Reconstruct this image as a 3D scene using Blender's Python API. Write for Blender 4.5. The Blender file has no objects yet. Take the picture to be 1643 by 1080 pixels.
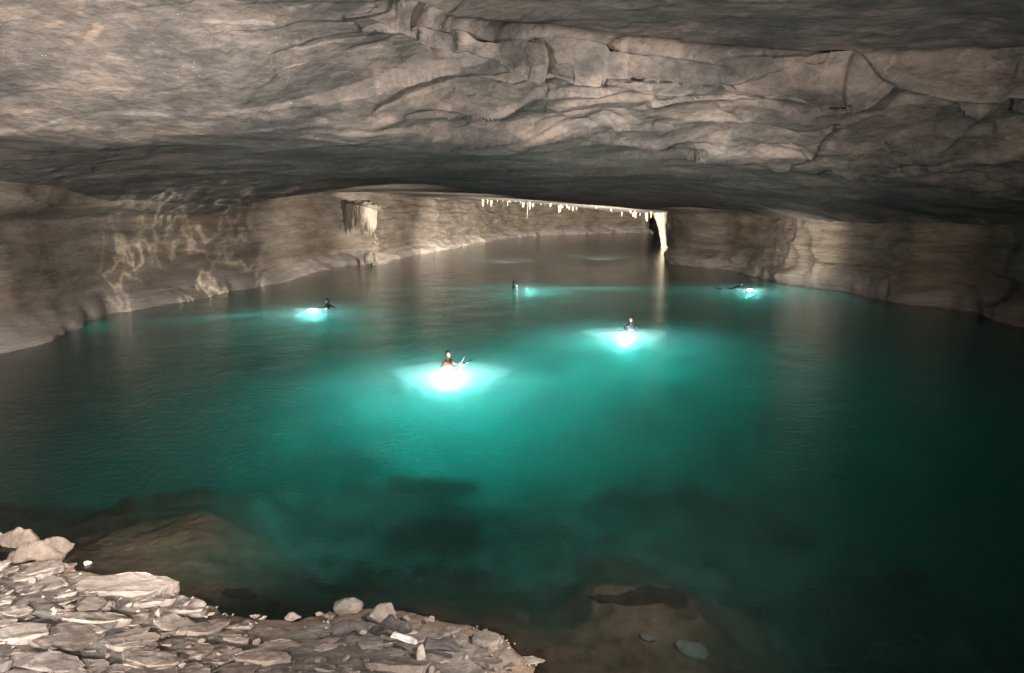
import bpy, bmesh, math, random
import numpy as np
from mathutils import Vector, Matrix, Euler

# ------------------------------------------------------------------ camera, world, light
S = bpy.context.scene
W_, H_, F_ = 1643.0, 1080.0, 1095.0          # photograph size and focal length in its pixels
CAM_Z, HOR = 6.0, 330.0
PITCH = math.atan((H_ / 2 - HOR) / F_)

cam_d = bpy.data.cameras.new('camera')
cam_d.sensor_width = 36.0
cam_d.lens = 36.0 * F_ / W_
cam_d.clip_start, cam_d.clip_end = 0.1, 1000
cam = bpy.data.objects.new('camera', cam_d)
S.collection.objects.link(cam)
cam.location = (0, 0, CAM_Z)
cam.rotation_euler = (math.pi / 2 - PITCH, 0, 0)
S.camera = cam

wd = bpy.data.worlds.new('World'); S.world = wd; wd.use_nodes = True
wn = wd.node_tree
sky = wn.nodes.new('ShaderNodeTexSky'); sky.sky_type = 'NISHITA'; sky.sun_disc = False
sky.sun_elevation = math.radians(6); sky.sun_rotation = math.radians(200)
bg = wn.nodes['Background']; wn.links.new(sky.outputs[0], bg.inputs[0]); bg.inputs[1].default_value = 0.05

S.view_settings.view_transform = 'Standard'
S.view_settings.look = 'None'
S.view_settings.exposure = 0.0
S.view_settings.gamma = 1.0
S.render.engine = 'CYCLES'
cy = S.cycles
cy.use_denoising = True
cy.denoiser = 'OPENIMAGEDENOISE'
cy.max_bounces = 6; cy.diffuse_bounces = 0; cy.glossy_bounces = 3
cy.transmission_bounces = 6; cy.transparent_max_bounces = 8; cy.volume_bounces = 1
cy.sample_clamp_indirect = 4.0
cy.caustics_reflective = False; cy.caustics_refractive = False


def ray(X, Y):
    """world direction through photograph pixel, scaled so that its y component is 1"""
    cx, cyy = (X - W_ / 2) / F_, (H_ / 2 - Y) / F_
    s, c = math.sin(PITCH), math.cos(PITCH)
    dy = c + cyy * s
    dz = -s + cyy * c
    return cx / dy, 1.0, dz / dy


def at_z(X, Y, z=0.0):
    a, b, c = ray(X, Y)
    t = (z - CAM_Z) / c
    return Vector((a * t, t, z))


def under(X, Y, depth):
    """the point at this depth seen through the refracting lake surface"""
    p = at_z(X, Y, 0.0)
    d = Vector(ray(X, Y)).normalized() / 1.333
    dz = math.sqrt(1 - d.x * d.x - d.y * d.y)
    t = depth / dz
    return Vector((p.x + d.x * t, p.y + d.y * t, -depth))


def at_d(X, Y, D):
    a, b, c = ray(X, Y)
    return Vector((a * D, D, CAM_Z + c * D))


def lamp(name, kind, loc, power, color=(1, 1, 1), size=0.3, target=None, cone=60, blend=0.6, parent=None):
    d = bpy.data.lights.new(name, kind)
    d.energy = power; d.color = color
    if kind in ('POINT', 'SPOT'):
        d.shadow_soft_size = size
    if kind == 'SPOT':
        d.spot_size = math.radians(cone); d.spot_blend = blend
    o = bpy.data.objects.new(name, d); S.collection.objects.link(o)
    o.location = loc
    if target is not None:
        o.rotation_euler = (Vector(target) - Vector(loc)).to_track_quat('-Z', 'Y').to_euler()
    if parent is not None:
        o.parent = parent
        o.location = Vector(loc) - parent.location
    return o


# the photographer's key light, standing left behind the tripod, then unseen lamps added
# to brighten the walls, bank, shallow water and roof
lamp('key_flash', 'SPOT', (-8.5, -2.5, 6.4), 52000, (1.0, 0.90, 0.815), 0.25, (-11, 20, 11), 116, 1.0)
lamp('wall_fill', 'SPOT', (1.0, -3.0, 5.5), 50000, (1.0, 0.92, 0.84), 0.4, (-24, 38, 2.8), 52, 1.0)
lamp('bank_fill', 'SPOT', (-12.5, 3.0, 5.6), 2500, (1.0, 0.92, 0.86), 0.08, (-5.2, 8.5, 0.5), 75, 1.0)
lamp('water_fill', 'SPOT', (4.0, 6.0, 6.0), 8000, (1.0, 0.92, 0.84), 0.15, (0.8, 12.4, 0), 84, 1.0)
lamp('water_fill', 'SPOT', (-2.5, 6.5, 6.4), 30000, (1.0, 0.92, 0.84), 0.15, (-6.5, 14.5, 0), 54, 1.0)
lamp('roof_fill', 'SPOT', (4.0, -3.0, 3.2), 20000, (1.0, 0.92, 0.84), 0.3, (1.0, 34, 8.5), 84, 0.9)
lamp('wall_fill', 'SPOT', (-4.0, -3.0, 5.6), 110000, (1.0, 0.92, 0.82), 0.4, (19, 72, 2.5), 30, 1.0)
lamp('bank_fill', 'SPOT', (0.0, -2.0, 7.5), 2900, (1.0, 0.92, 0.86), 1.0, (-4.5, 8.5, 0.5), 60, 1.0)
lamp('fill_light', 'POINT', (-1.0, -2.0, 6.6), 1900, (1.0, 0.91, 0.84), 0.8)

# ------------------------------------------------------------------ numpy noise
def _h(ix, iy, iz, seed):
    n = (ix.astype(np.int64) * 374761393 + iy.astype(np.int64) * 668265263 + iz.astype(np.int64) * 2147483647 + seed * 974634777) & 0xFFFFFFFF
    n = ((n ^ (n >> 13)) * 1274126177) & 0xFFFFFFFF
    n = ((n ^ (n >> 16)) * 2246822519) & 0xFFFFFFFF
    n = (n ^ (n >> 15)) & 0xFFFFFFFF
    return n / 4294967296.0


def vn(p, seed=0):
    i = np.floor(p).astype(np.int64); f = p - i
    u = f * f * f * (f * (f * 6 - 15) + 10)
    r = 0
    for dx in (0, 1):
        wx = u[:, 0] if dx else 1 - u[:, 0]
        for dy in (0, 1):
            wy = u[:, 1] if dy else 1 - u[:, 1]
            for dz in (0, 1):
                wz = u[:, 2] if dz else 1 - u[:, 2]
                r = r + wx * wy * wz * _h(i[:, 0] + dx, i[:, 1] + dy, i[:, 2] + dz, seed)
    return r * 2 - 1


def fbm(p, scale, octv=4, seed=0, gain=0.5):
    q = p / scale; a = 1.0; r = 0; t = 0
    for k in range(octv):
        r = r + a * vn(q + 17.3 * k, seed + k); t += a; a *= gain; q = q * 2.03
    return r / t


def facets(p, scale, seed=0, tilt=0.7, curve=1.0, off=0.35):
    """creased rock: the lowest of many tilted bowls; ridges stand proud between hollows"""
    q = p / scale
    i = np.floor(q).astype(np.int64)
    best = np.full(len(q), 1e9)
    for dx in (-1, 0, 1):
        for dy in (-1, 0, 1):
            for dz in (-1, 0, 1):
                c = [i[:, 0] + dx, i[:, 1] + dy, i[:, 2] + dz]
                s = [_h(*c, seed + 11 + k) for k in range(3)]
                g = [(_h(*c, seed + 21 + k) * 2 - 1) * tilt for k in range(3)]
                d = [q[:, k] - c[k] - s[k] for k in range(3)]
                v = curve * (d[0] ** 2 + d[1] ** 2 + d[2] ** 2) + g[0] * d[0] + g[1] * d[1] + g[2] * d[2] + off * _h(*c, seed + 31)
                best = np.minimum(best, v)
    return best


def terr(z, step, sharp=6.0):
    """turn a smooth height into bedding steps"""
    t = z / step; i = np.floor(t); f = t - i
    f = 1 / (1 + np.exp(-(f - 0.5) * sharp * 2))
    return (i + f) * step


def sstep(a, b, x):
    t = np.clip((x - a) / (b - a), 0, 1)
    return t * t * (3 - 2 * t)


# ------------------------------------------------------------------ object helpers
def tag(o, label=None, cat=None, group=None, kind=None):
    if label: o['label'] = label
    if cat: o['category'] = cat
    if group: o['group'] = group
    if kind: o['kind'] = kind
    return o


def link(name, me, mat=None, parent=None):
    o = bpy.data.objects.new(name, me); S.collection.objects.link(o)
    if mat is not None: me.materials.append(mat)
    if parent is not None: o.parent = parent
    return o


def grid_mesh(name, P, smooth=True, flip=False):
    """P: rows x cols x 3"""
    r, c = P.shape[:2]
    idx = np.arange(r * c).reshape(r, c)
    q = np.stack([idx[:-1, :-1], idx[:-1, 1:], idx[1:, 1:], idx[1:, :-1]], -1).reshape(-1, 4)
    if flip: q = q[:, ::-1]
    me = bpy.data.meshes.new(name)
    me.vertices.add(r * c); me.vertices.foreach_set('co', P.reshape(-1).astype(np.float32))
    n = len(q)
    me.loops.add(n * 4); me.loops.foreach_set('vertex_index', q.reshape(-1).astype(np.int32))
    me.polygons.add(n)
    me.polygons.foreach_set('loop_start', np.arange(0, n * 4, 4, dtype=np.int32))
    me.polygons.foreach_set('loop_total', np.full(n, 4, dtype=np.int32))
    if smooth: me.polygons.foreach_set('use_smooth', np.ones(n, dtype=bool))
    me.update(calc_edges=True)
    return me


def normals(P):
    du = np.gradient(P, axis=1); dv = np.gradient(P, axis=0)
    n = np.cross(du, dv)
    n /= np.linalg.norm(n, axis=2, keepdims=True) + 1e-9
    return n


# ------------------------------------------------------------------ materials
def nodes(name):
    m = bpy.data.materials.new(name); m.use_nodes = True
    nt = m.node_tree; b = nt.nodes['Principled BSDF']
    return m, nt, b


def N(nt, t, **kw):
    n = nt.nodes.new(t)
    for k, v in kw.items():
        if isinstance(k, str) and k.startswith('i_'):
            n.inputs[k[2:].replace('_', ' ')].default_value = v
        else:
            setattr(n, k, v)
    return n


def ramp(nt, src, stops):
    r = nt.nodes.new('ShaderNodeValToRGB')
    els = r.color_ramp.elements
    while len(els) < len(stops): els.new(0.5)
    for e, (p, c) in zip(els, stops):
        e.position = p
        e.color = (*c, 1) if not isinstance(c, (int, float)) else (c, c, c, 1)
    nt.links.new(src, r.inputs[0])
    return r.outputs[0]


def mixc(nt, fac, a, b, mode='MIX'):
    m = nt.nodes.new('ShaderNodeMix'); m.data_type = 'RGBA'; m.blend_type = mode
    for v, k in ((fac, 0), (a, 6), (b, 7)):
        if isinstance(v, (int, float)): m.inputs[k].default_value = v
        elif isinstance(v, tuple): m.inputs[k].default_value = (*v, 1)
        else: nt.links.new(v, m.inputs[k])
    return m.outputs[2]


def N_neg(nt, s):
    n = nt.nodes.new('ShaderNodeMath'); n.operation = 'MULTIPLY'; n.inputs[1].default_value = -1.0
    nt.links.new(s, n.inputs[0]); return n.outputs[0]


def rock_mat(name, dark, mid, light, scale=1.0, squash=1.0, bump=0.25, glint=0.0, band=None, rough=0.85, rust=0.3, dry=None, deep=None, stops=(0.32, 0.5, 0.68), vary=False, stain=False):
    m, nt, b = nodes(name)
    L = nt.links.new
    tc = N(nt, 'ShaderNodeNewGeometry')
    mp = N(nt, 'ShaderNodeMapping'); mp.inputs['Scale'].default_value = (1, 1, squash)
    L(tc.outputs['Position'], mp.inputs[0])
    n1 = N(nt, 'ShaderNodeTexNoise', i_Scale=0.35 * scale, i_Detail=8.0, i_Roughness=0.62); L(mp.outputs[0], n1.inputs[0])
    n2 = N(nt, 'ShaderNodeTexNoise', i_Scale=2.6 * scale, i_Detail=9.0, i_Roughness=0.7); L(mp.outputs[0], n2.inputs[0])
    n3 = N(nt, 'ShaderNodeTexNoise', i_Scale=0.12 * scale, i_Detail=4.0); L(mp.outputs[0], n3.inputs[0])
    c = ramp(nt, n1.outputs[0], list(zip(stops, (dark, mid, light))))
    c2 = ramp(nt, n2.outputs[0], [(0.3, 0.62), (0.5, 1.0), (0.72, 1.22)])
    col = mixc(nt, 1.0, c, c2, 'MULTIPLY')
    ru = ramp(nt, n3.outputs[0], [(0.5, 0.0), (0.72, rust)])
    col = mixc(nt, ru, col, (mid[0] * 1.15, mid[1] * 0.86, mid[2] * 0.62))
    if band:                                   # pale mineral line just above the water
        sx = N(nt, 'ShaderNodeSeparateXYZ'); L(tc.outputs['Position'], sx.inputs[0])
        nb = N(nt, 'ShaderNodeTexNoise', i_Scale=0.5, i_Detail=5.0); L(tc.outputs['Position'], nb.inputs[0])
        ad = N(nt, 'ShaderNodeMath', operation='MULTIPLY_ADD'); L(nb.outputs[0], ad.inputs[0]); ad.inputs[1].default_value = -1.4
        L(sx.outputs[2], ad.inputs[2])
        f = ramp(nt, ad.outputs[0], [(0.0, 0.75), (max(0.01, band[0]), 0.0)])
        col = mixc(nt, f, col, band[1])
    if deep:                                   # pale silt on the floor of the deep part
        sx = N(nt, 'ShaderNodeSeparateXYZ'); L(tc.outputs['Position'], sx.inputs[0])
        ad = N(nt, 'ShaderNodeMath', operation='MULTIPLY_ADD'); L(n1.outputs[0], ad.inputs[0]); ad.inputs[1].default_value = 1.6
        L(sx.outputs[2], ad.inputs[2])
        f = ramp(nt, N_neg(nt, ad.outputs[0]), [(0.45, 0.0), (0.75, 1.0)])
        nm = N(nt, 'ShaderNodeTexNoise', i_Scale=0.55, i_Detail=7.0, i_Roughness=0.65); L(tc.outputs['Position'], nm.inputs[0])
        dc = ramp(nt, nm.outputs[0], [(0.42, (0.06, 0.06, 0.05)), (0.50, deep), (0.62, (0.8, 0.78, 0.72))])
        dp = mixc(nt, 1.0, dc, c2, 'MULTIPLY')
        col = mixc(nt, f, col, dp)
    if dry:                                    # dry pale mud above the waterline, silt below
        sx = N(nt, 'ShaderNodeSeparateXYZ'); L(tc.outputs['Position'], sx.inputs[0])
        ad = N(nt, 'ShaderNodeMath', operation='MULTIPLY_ADD'); L(n2.outputs[0], ad.inputs[0]); ad.inputs[1].default_value = 0.25
        L(sx.outputs[2], ad.inputs[2])
        f = ramp(nt, ad.outputs[0], [(0.14, 0.0), (0.30, 1.0)])
        dr = mixc(nt, 1.0, dry, c2, 'MULTIPLY')
        col = mixc(nt, f, col, dr)
        az = N(nt, 'ShaderNodeMath', operation='ADD'); L(sx.outputs[2], az.inputs[0]); az.inputs[1].default_value = 0.5
        wet = ramp(nt, az.outputs[0], [(0.42, 1.0), (0.49, 0.42), (0.56, 0.5), (0.68, 1.0)])
        col = mixc(nt, 1.0, col, wet, 'MULTIPLY')
    if glint:
        vg = N(nt, 'ShaderNodeTexVoronoi', i_Scale=6.0); L(tc.outputs['Position'], vg.inputs[0])
        g = ramp(nt, vg.outputs['Distance'], [(0.0, 1.0), (0.05, 1.0), (0.08, 0.0)])
        ng = N(nt, 'ShaderNodeTexNoise', i_Scale=0.6, i_Detail=2.0); L(tc.outputs['Position'], ng.inputs[0])
        g2 = ramp(nt, ng.outputs[0], [(0.5, 0.0), (0.6, glint)])
        gm = N(nt, 'ShaderNodeMath', operation='MULTIPLY'); L(g, gm.inputs[0]); L(g2, gm.inputs[1])
        col = mixc(nt, gm.outputs[0], col, (0.8, 0.8, 0.78))
    if stain:                                  # damp, darker sheets with a ragged rim and thin seams
        ns = N(nt, 'ShaderNodeTexNoise', i_Scale=0.42, i_Detail=9.0, i_Roughness=0.6, i_Distortion=0.6); L(mp.outputs[0], ns.inputs[0])
        col = mixc(nt, 1.0, col, ramp(nt, ns.outputs[0], [(0.50, (1, 1, 1)), (0.53, (0.74, 0.76, 0.78)), (0.64, (0.70, 0.71, 0.73)), (0.66, (1.05, 1.0, 0.96))]), 'MULTIPLY')
    if vary:
        oi = N(nt, 'ShaderNodeObjectInfo')
        col = mixc(nt, 1.0, col, ramp(nt, oi.outputs['Random'], [(0.0, (0.62, 0.58, 0.55)), (0.35, (0.9, 0.88, 0.87)), (0.7, (1.0, 0.97, 0.93)), (1.0, (1.18, 1.14, 1.08))]), 'MULTIPLY')
    L(col, b.inputs['Base Color'])
    b.inputs['Roughness'].default_value = rough
    b.inputs['Specular IOR Level'].default_value = 0.3
    n4 = N(nt, 'ShaderNodeTexNoise', i_Scale=4.0 * scale, i_Detail=10.0, i_Roughness=0.72); L(mp.outputs[0], n4.inputs[0])
    v = N(nt, 'ShaderNodeTexVoronoi', i_Scale=4.2 * scale); v.feature = 'F1'
    wv = mixc(nt, 0.12, mp.outputs[0], n2.outputs[1]); L(wv, v.inputs[0])
    ad = N(nt, 'ShaderNodeMath', operation='MULTIPLY_ADD'); L(v.outputs['Distance'], ad.inputs[0]); ad.inputs[1].default_value = 0.35
    L(n4.outputs[0], ad.inputs[2])
    bp = N(nt, 'ShaderNodeBump'); bp.inputs['Strength'].default_value = 0.9; bp.inputs['Distance'].default_value = bump
    L(ad.outputs[0], bp.inputs['Height']); L(bp.outputs[0], b.inputs['Normal'])
    return m


M_ceil = rock_mat('ceiling_rock', (0.087, 0.080, 0.075), (0.145, 0.128, 0.116), (0.209, 0.174, 0.151), 1.0, 1.6, 0.08, glint=0.9, rust=0.12, stain=True, stops=(0.38, 0.5, 0.6))
M_wall = rock_mat('wall_rock', (0.104, 0.086, 0.070), (0.168, 0.139, 0.113), (0.232, 0.197, 0.162), 0.7, 6.0, 0.10, band=(0.9, (0.30, 0.265, 0.24)))
M_ground = rock_mat('shore_rock', (0.20, 0.135, 0.092), (0.34, 0.235, 0.165), (0.46, 0.34, 0.245), 1.6, 1.0, 0.10, dry=(0.175, 0.153, 0.135), deep=(0.50, 0.48, 0.43))
M_slab = rock_mat('slab_rock', (0.145, 0.124, 0.112), (0.20, 0.173, 0.156), (0.255, 0.224, 0.202), 2.6, 1.0, 0.03, vary=True)
M_brown = rock_mat('silted_rock', (0.055, 0.041, 0.032), (0.085, 0.065, 0.052), (0.125, 0.098, 0.078), 2.2, 1.0, 0.06)
M_pale = rock_mat('pale_and_lit_stone', (0.26, 0.25, 0.23), (0.34, 0.33, 0.30), (0.42, 0.41, 0.38), 2.6, 1.0, 0.04, rust=0)  # also paints drowned rock edges pale where lamplight falls
M_calc = rock_mat('calcite', (0.17, 0.143, 0.108), (0.25, 0.217, 0.17), (0.33, 0.30, 0.25), 1.6, 0.35, 0.12, rough=0.6)


def plain(name, c, rough=0.6, emit=0.0):
    m, nt, b = nodes(name)
    tc = N(nt, 'ShaderNodeNewGeometry'); n = N(nt, 'ShaderNodeTexNoise', i_Scale=14.0, i_Detail=5.0)
    nt.links.new(tc.outputs['Position'], n.inputs[0])
    r = ramp(nt, n.outputs[0], [(0.3, tuple(v * 0.7 for v in c)), (0.7, tuple(min(1, v * 1.25) for v in c))])
    nt.links.new(r, b.inputs['Base Color']); b.inputs['Roughness'].default_value = rough
    if emit:
        b.inputs['Emission Color'].default_value = (0.85, 0.97, 1, 1); b.inputs['Emission Strength'].default_value = emit
    return m


M_skin = plain('skin', (0.22, 0.13, 0.095), 0.5)
M_hair = plain('hair', (0.025, 0.02, 0.018), 0.55)
M_suit = plain('wetsuit', (0.02, 0.022, 0.025), 0.5)
M_vest = plain('orange_vest', (0.13, 0.045, 0.028), 0.7)
M_fin = plain('fin_rubber', (0.015, 0.02, 0.025), 0.45)
M_metal = plain('lamp_metal', (0.1, 0.1, 0.1), 0.35)
M_lens = plain('lamp_glow', (0.8, 0.8, 0.8), 0.3, 12.0)
M_wood = plain('dark_wood', (0.045, 0.036, 0.034), 0.85)
M_bleach = plain('bleached_wood', (0.36, 0.34, 0.32), 0.8)

# water: clear surface over a green absorbing, faintly scattering body
m = bpy.data.materials.new('lake_water'); m.use_nodes = True; nt = m.node_tree; nt.nodes.clear(); L = nt.links.new
out = nt.nodes.new('ShaderNodeOutputMaterial')
tr = N(nt, 'ShaderNodeBsdfRefraction', i_IOR=1.333, i_Roughness=0.0); gl = N(nt, 'ShaderNodeBsdfGlossy'); gl.inputs['Roughness'].default_value = 0.10
gl.inputs['Color'].default_value = (1, 1, 1, 1)
geo = N(nt, 'ShaderNodeNewGeometry')
mp = N(nt, 'ShaderNodeMapping'); mp.inputs['Scale'].default_value = (1, 1.0, 1); L(geo.outputs['Position'], mp.inputs[0])
w1 = N(nt, 'ShaderNodeTexNoise', i_Scale=5.0, i_Detail=4.0, i_Roughness=0.6); L(mp.outputs[0], w1.inputs[0])
w2 = N(nt, 'ShaderNodeTexNoise', i_Scale=0.5, i_Detail=3.0); L(mp.outputs[0], w2.inputs[0])
wa = N(nt, 'ShaderNodeMath', operation='MULTIPLY_ADD'); L(w2.outputs[0], wa.inputs[0]); wa.inputs[1].default_value = 2.0; L(w1.outputs[0], wa.inputs[2])
bp = N(nt, 'ShaderNodeBump'); bp.inputs['Strength'].default_value = 0.5; bp.inputs['Distance'].default_value = 0.06
L(wa.outputs[0], bp.inputs['Height']); L(bp.outputs[0], gl.inputs['Normal']); L(bp.outputs[0], tr.inputs['Normal'])
fr = N(nt, 'ShaderNodeFresnel'); fr.inputs[0].default_value = 1.33
L(bp.outputs[0], fr.inputs['Normal'])
cl = N(nt, 'ShaderNodeBsdfTransparent'); m0 = N(nt, 'ShaderNodeMixShader'); m0.inputs[0].default_value = 0.10
L(tr.outputs[0], m0.inputs[1]); L(cl.outputs[0], m0.inputs[2])
mx = N(nt, 'ShaderNodeMixShader'); L(fr.outputs[0], mx.inputs[0]); L(m0.outputs[0], mx.inputs[1]); L(gl.outputs[0], mx.inputs[2])
L(mx.outputs[0], out.inputs['Surface'])
va = N(nt, 'ShaderNodeVolumeAbsorption'); va.inputs['Color'].default_value = (0.03, 0.81, 0.78, 1); va.inputs['Density'].default_value = 0.46
vs = N(nt, 'ShaderNodeVolumeScatter'); vs.inputs['Color'].default_value = (0.9, 1.0, 0.98, 1); vs.inputs['Density'].default_value = 0.055
vs.inputs['Anisotropy'].default_value = 0.2
vadd = N(nt, 'ShaderNodeAddShader'); L(va.outputs[0], vadd.inputs[0]); L(vs.outputs[0], vadd.inputs[1]); L(vadd.outputs[0], out.inputs['Volume'])
M_water = m

# ------------------------------------------------------------------ ceiling
# for photograph columns: (row, distance) pairs down to the lip where the roof is last seen
CEIL = {
    -1600: [(-900, 3.2), (-300, 6), (0, 8), (150, 9), (230, 10), (280, 11.5), (320, 12), (350, 12.3)],
    -500: [(-900, 5), (-300, 10), (0, 14.5), (150, 17.5), (220, 19.5), (265, 22), (310, 23), (350, 23.5)],
    0:    [(-900, 5), (-300, 10.5), (0, 16.5), (120, 19), (212, 21.5), (262, 26.5), (318, 30.5), (352, 31.5)],
    300:  [(-900, 5), (-300, 10.5), (0, 16.5), (130, 19.5), (225, 22.5), (270, 32), (312, 43), (345, 45)],
    560:  [(-900, 5), (-300, 10.5), (0, 16.5), (140, 20), (232, 23.5), (268, 36), (290, 48), (300, 52)],
    640:  [(-900, 5), (-300, 11), (0, 17.5), (60, 18.0), (150, 20.5), (236, 24), (272, 37), (293, 50), (296, 53)],
    740:  [(-900, 5), (-300, 11), (0, 17.5), (50, 19.6), (66, 19.2), (160, 21.5), (240, 25), (276, 38), (299, 52), (301, 55)],
    900:  [(-900, 5), (-300, 11.5), (0, 17.5), (64, 22.3), (80, 21.0), (165, 22.7), (245, 26.5), (283, 40), (311, 58), (313, 60)],
    1060: [(-900, 5), (-300, 11), (0, 17.3), (82, 23.2), (98, 21.7), (170, 23), (250, 27.5), (290, 42), (327, 66), (329, 68)],
    1150: [(-900, 5), (-300, 10.5), (0, 16.6), (94, 23.6), (110, 22.2), (175, 23.5), (255, 28), (292, 40), (329, 60), (333, 62)],
    1300: [(-900, 5), (-300, 10.5), (0, 16.2), (105, 23.4), (120, 22.1), (180, 23.5), (265, 28), (300, 36), (345, 50), (352, 51)],
    1480: [(-900, 5), (-300, 10.5), (0, 16), (90, 22), (105, 21), (190, 23), (290, 27), (320, 32), (350, 41), (360, 42)],
    1643: [(-900, 5), (-300, 10), (0, 15.5), (90, 20.5), (105, 19.5), (200, 21), (305, 25), (330, 29), (352, 33), (362, 34)],
    2200: [(-900, 5), (-300, 9), (0, 13), (90, 16), (200, 18), (300, 20), (330, 23), (355, 25), (365, 26)],
    3250: [(-900, 3.2), (-300, 6), (0, 8), (90, 9), (200, 10), (280, 11.5), (320, 12), (350, 12.3), (365, 13)],
}
ks = sorted(CEIL)
# resample every column on the same rows measured by arc fraction within shared row range
XS = np.concatenate([np.arange(-1600, -60, 20), np.arange(-60, 1710, 3.0), np.arange(1710, 3251, 20)])
T = np.concatenate([np.linspace(0, 0.35, 60, endpoint=False), np.linspace(0.35, 1, 230)])


def col_curve(k):
    pts = CEIL[k]
    ys = np.array([p[0] for p in pts], float); ds = np.array([p[1] for p in pts], float)
    # t: 0..0.35 for rows above the frame, then linear in rows down to the lip
    t = np.where(ys < 0, 0.35 * (ys + 900) / 900.0, 0.35 + 0.65 * ys / ys[-1])
    yv = np.where(T < 0.35, T / 0.35 * 900 - 900, (T - 0.35) / 0.65 * ys[-1])
    return yv, np.interp(T, t, ds)


cols = [col_curve(k) for k in ks]
CY = np.array([c[0] for c in cols]); CD = np.array([c[1] for c in cols])
YV = np.array([np.interp(XS, ks, CY[:, j]) for j in range(len(T))])
DV = np.array([np.interp(XS, ks, CD[:, j]) for j in range(len(T))])


def blur(a, n, axis):
    for _ in range(n):
        p = np.concatenate([np.take(a, [0], axis), a, np.take(a, [-1], axis)], axis)
        sl = lambda s: tuple(slice(s, s + a.shape[axis]) if q == axis else slice(None) for q in range(a.ndim))
        a = (p[sl(0)] + 2 * p[sl(1)] + p[sl(2)]) / 4
    return a


DV = blur(DV, 400, 1); YV = blur(YV, 400, 1)
DV = blur(DV, 3, 0)
XV = np.broadcast_to(XS[None, :], YV.shape)
sP, cP = math.sin(PITCH), math.cos(PITCH)
cyv = (H_ / 2 - YV) / F_
dyv = cP + cyv * sP
P = np.stack([(XV - W_ / 2) / F_ / dyv * DV, DV, CAM_Z + (-sP + cyv * cP) / dyv * DV], -1)
# beyond the lip the roof lifts a little and runs back over the far gallery
last = P[-1]
ext = []
for s in np.concatenate([np.linspace(0.02, 1, 70) ** 1.5]):
    q = last.copy()
    D1 = 190.0
    q[:, 1] = last[:, 1] + (D1 - last[:, 1]) * s
    q[:, 0] = last[:, 0] * (1 + (q[:, 1] / last[:, 1] - 1) * 0.85)
    far = np.interp(XS, [500, 640, 740, 900, 1040, 1100], [7.4, 7.2, 6.9, 6.0, 4.7, 4.9])
    lift = sstep(0, 0.10, s)
    zz = last[:, 2] + (far - last[:, 2]) * min(1.0, s / 0.30) + 0.06 * lift
    q[:, 2] = zz
    ext.append(q)
P = np.concatenate([P, np.array(ext)], 0)
nr = normals(P)
nr = blur(blur(nr, 12, 0), 30, 1); nr /= np.linalg.norm(nr, axis=2, keepdims=True)
if nr[10, 300, 2] > 0: nr = -nr
flat = P.reshape(-1, 3)
Yr = np.concatenate([YV, np.full((70, len(XS)), 400.0)], 0).reshape(-1)
Xr = np.concatenate([XV, np.broadcast_to(XS[None, :], (70, len(XS)))], 0).reshape(-1)
# how broken the rock is: strongest on the face between the roof step and the flat slab
edge = np.interp(Xr, [-500, 0, 560, 900, 1300, 1643, 2200], [200, 205, 235, 250, 290, 320, 320])
top0 = np.interp(Xr, [400, 640, 740, 900, 1060, 1300, 1643], [-40, 0, 48, 62, 80, 100, 92])
face = sstep(top0 - 10 - 60 * (Xr < 640), top0 + 14 + 60 * (Xr < 640), Yr) * (1 - sstep(edge - 30, edge + 12, Yr))
rightness = sstep(300, 800, Xr)
br = 0.10 + face * (0.35 + 0.65 * rightness)
q = flat + 0.35 * np.stack([fbm(flat, 3.0, 3, 5), fbm(flat, 3.0, 3, 6), fbm(flat, 3.0, 3, 7)], -1)
q2 = q * np.array([0.55, 0.8, 1.25])
big = fbm(flat * np.array([0.45, 0.9, 1.3]), 4.6, 4, 60, 0.42) * 2.4
d = br * (terr(big, 0.55, 30) * 0.9 + 0.1 * big) * 0.42 * (0.35 + 0.65 * rightness)
d = d + 0.95 * br * (0.22 + 0.78 * rightness) * facets(q2 * 0.95, 2.0, 17, 1.0, 0.45, 0.3)
d = d + 0.34 * br * (0.3 + 0.7 * rightness) * facets(q2 + 5.0, 0.95, 19, 1.0, 0.45, 0.3)
d = d + (0.012 + 0.07 * br) * facets(q2 + 0.15 * fbm(flat, .6, 2, 3)[:, None], 0.42, 23, 1.0, 0.45)
d = d + 0.40 * fbm(flat, 7.0, 2, 40) * (0.4 + face) + 0.025 * fbm(flat, 0.5, 4, 44)
# thin bedding plates on the flat slab
lay = fbm(flat * np.array([0.5, 0.5, 1]), 4.0, 4, 50)
d = d + (1 - face) * 0.30 * (terr(lay, 0.20, 24))
farf = sstep(0, 1, (flat[:, 1] - 45) / 30)
d = d * (1 - 0.75 * farf)
lipf = np.exp(-((flat[:, 1] - 56) / 10.0) ** 2)
flat2 = flat + nr.reshape(-1, 3) * d[:, None]
P2 = flat2.reshape(P.shape)
o = link('cave_ceiling', grid_mesh('cave_ceiling', P2), M_ceil)
tag(o, kind='structure')

# ------------------------------------------------------------------ walls
def path_points(pts, step=0.35):
    v = [Vector(p) for p in pts]
    # Catmull-Rom
    out = []
    for i in range(len(v) - 1):
        a = v[max(i - 1, 0)]; b = v[i]; c = v[i + 1]; e = v[min(i + 2, len(v) - 1)]
        n = max(2, int((c - b).length / step))
        for k in range(n):
            t = k / n
            out.append(0.5 * ((2 * b) + (c - a) * t + (2 * a - 5 * b + 4 * c - e) * t * t + (3 * b - a - 3 * c + e) * t ** 3))
    out.append(v[-1])
    return np.array([[p.x, p.y] for p in out])


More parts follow.
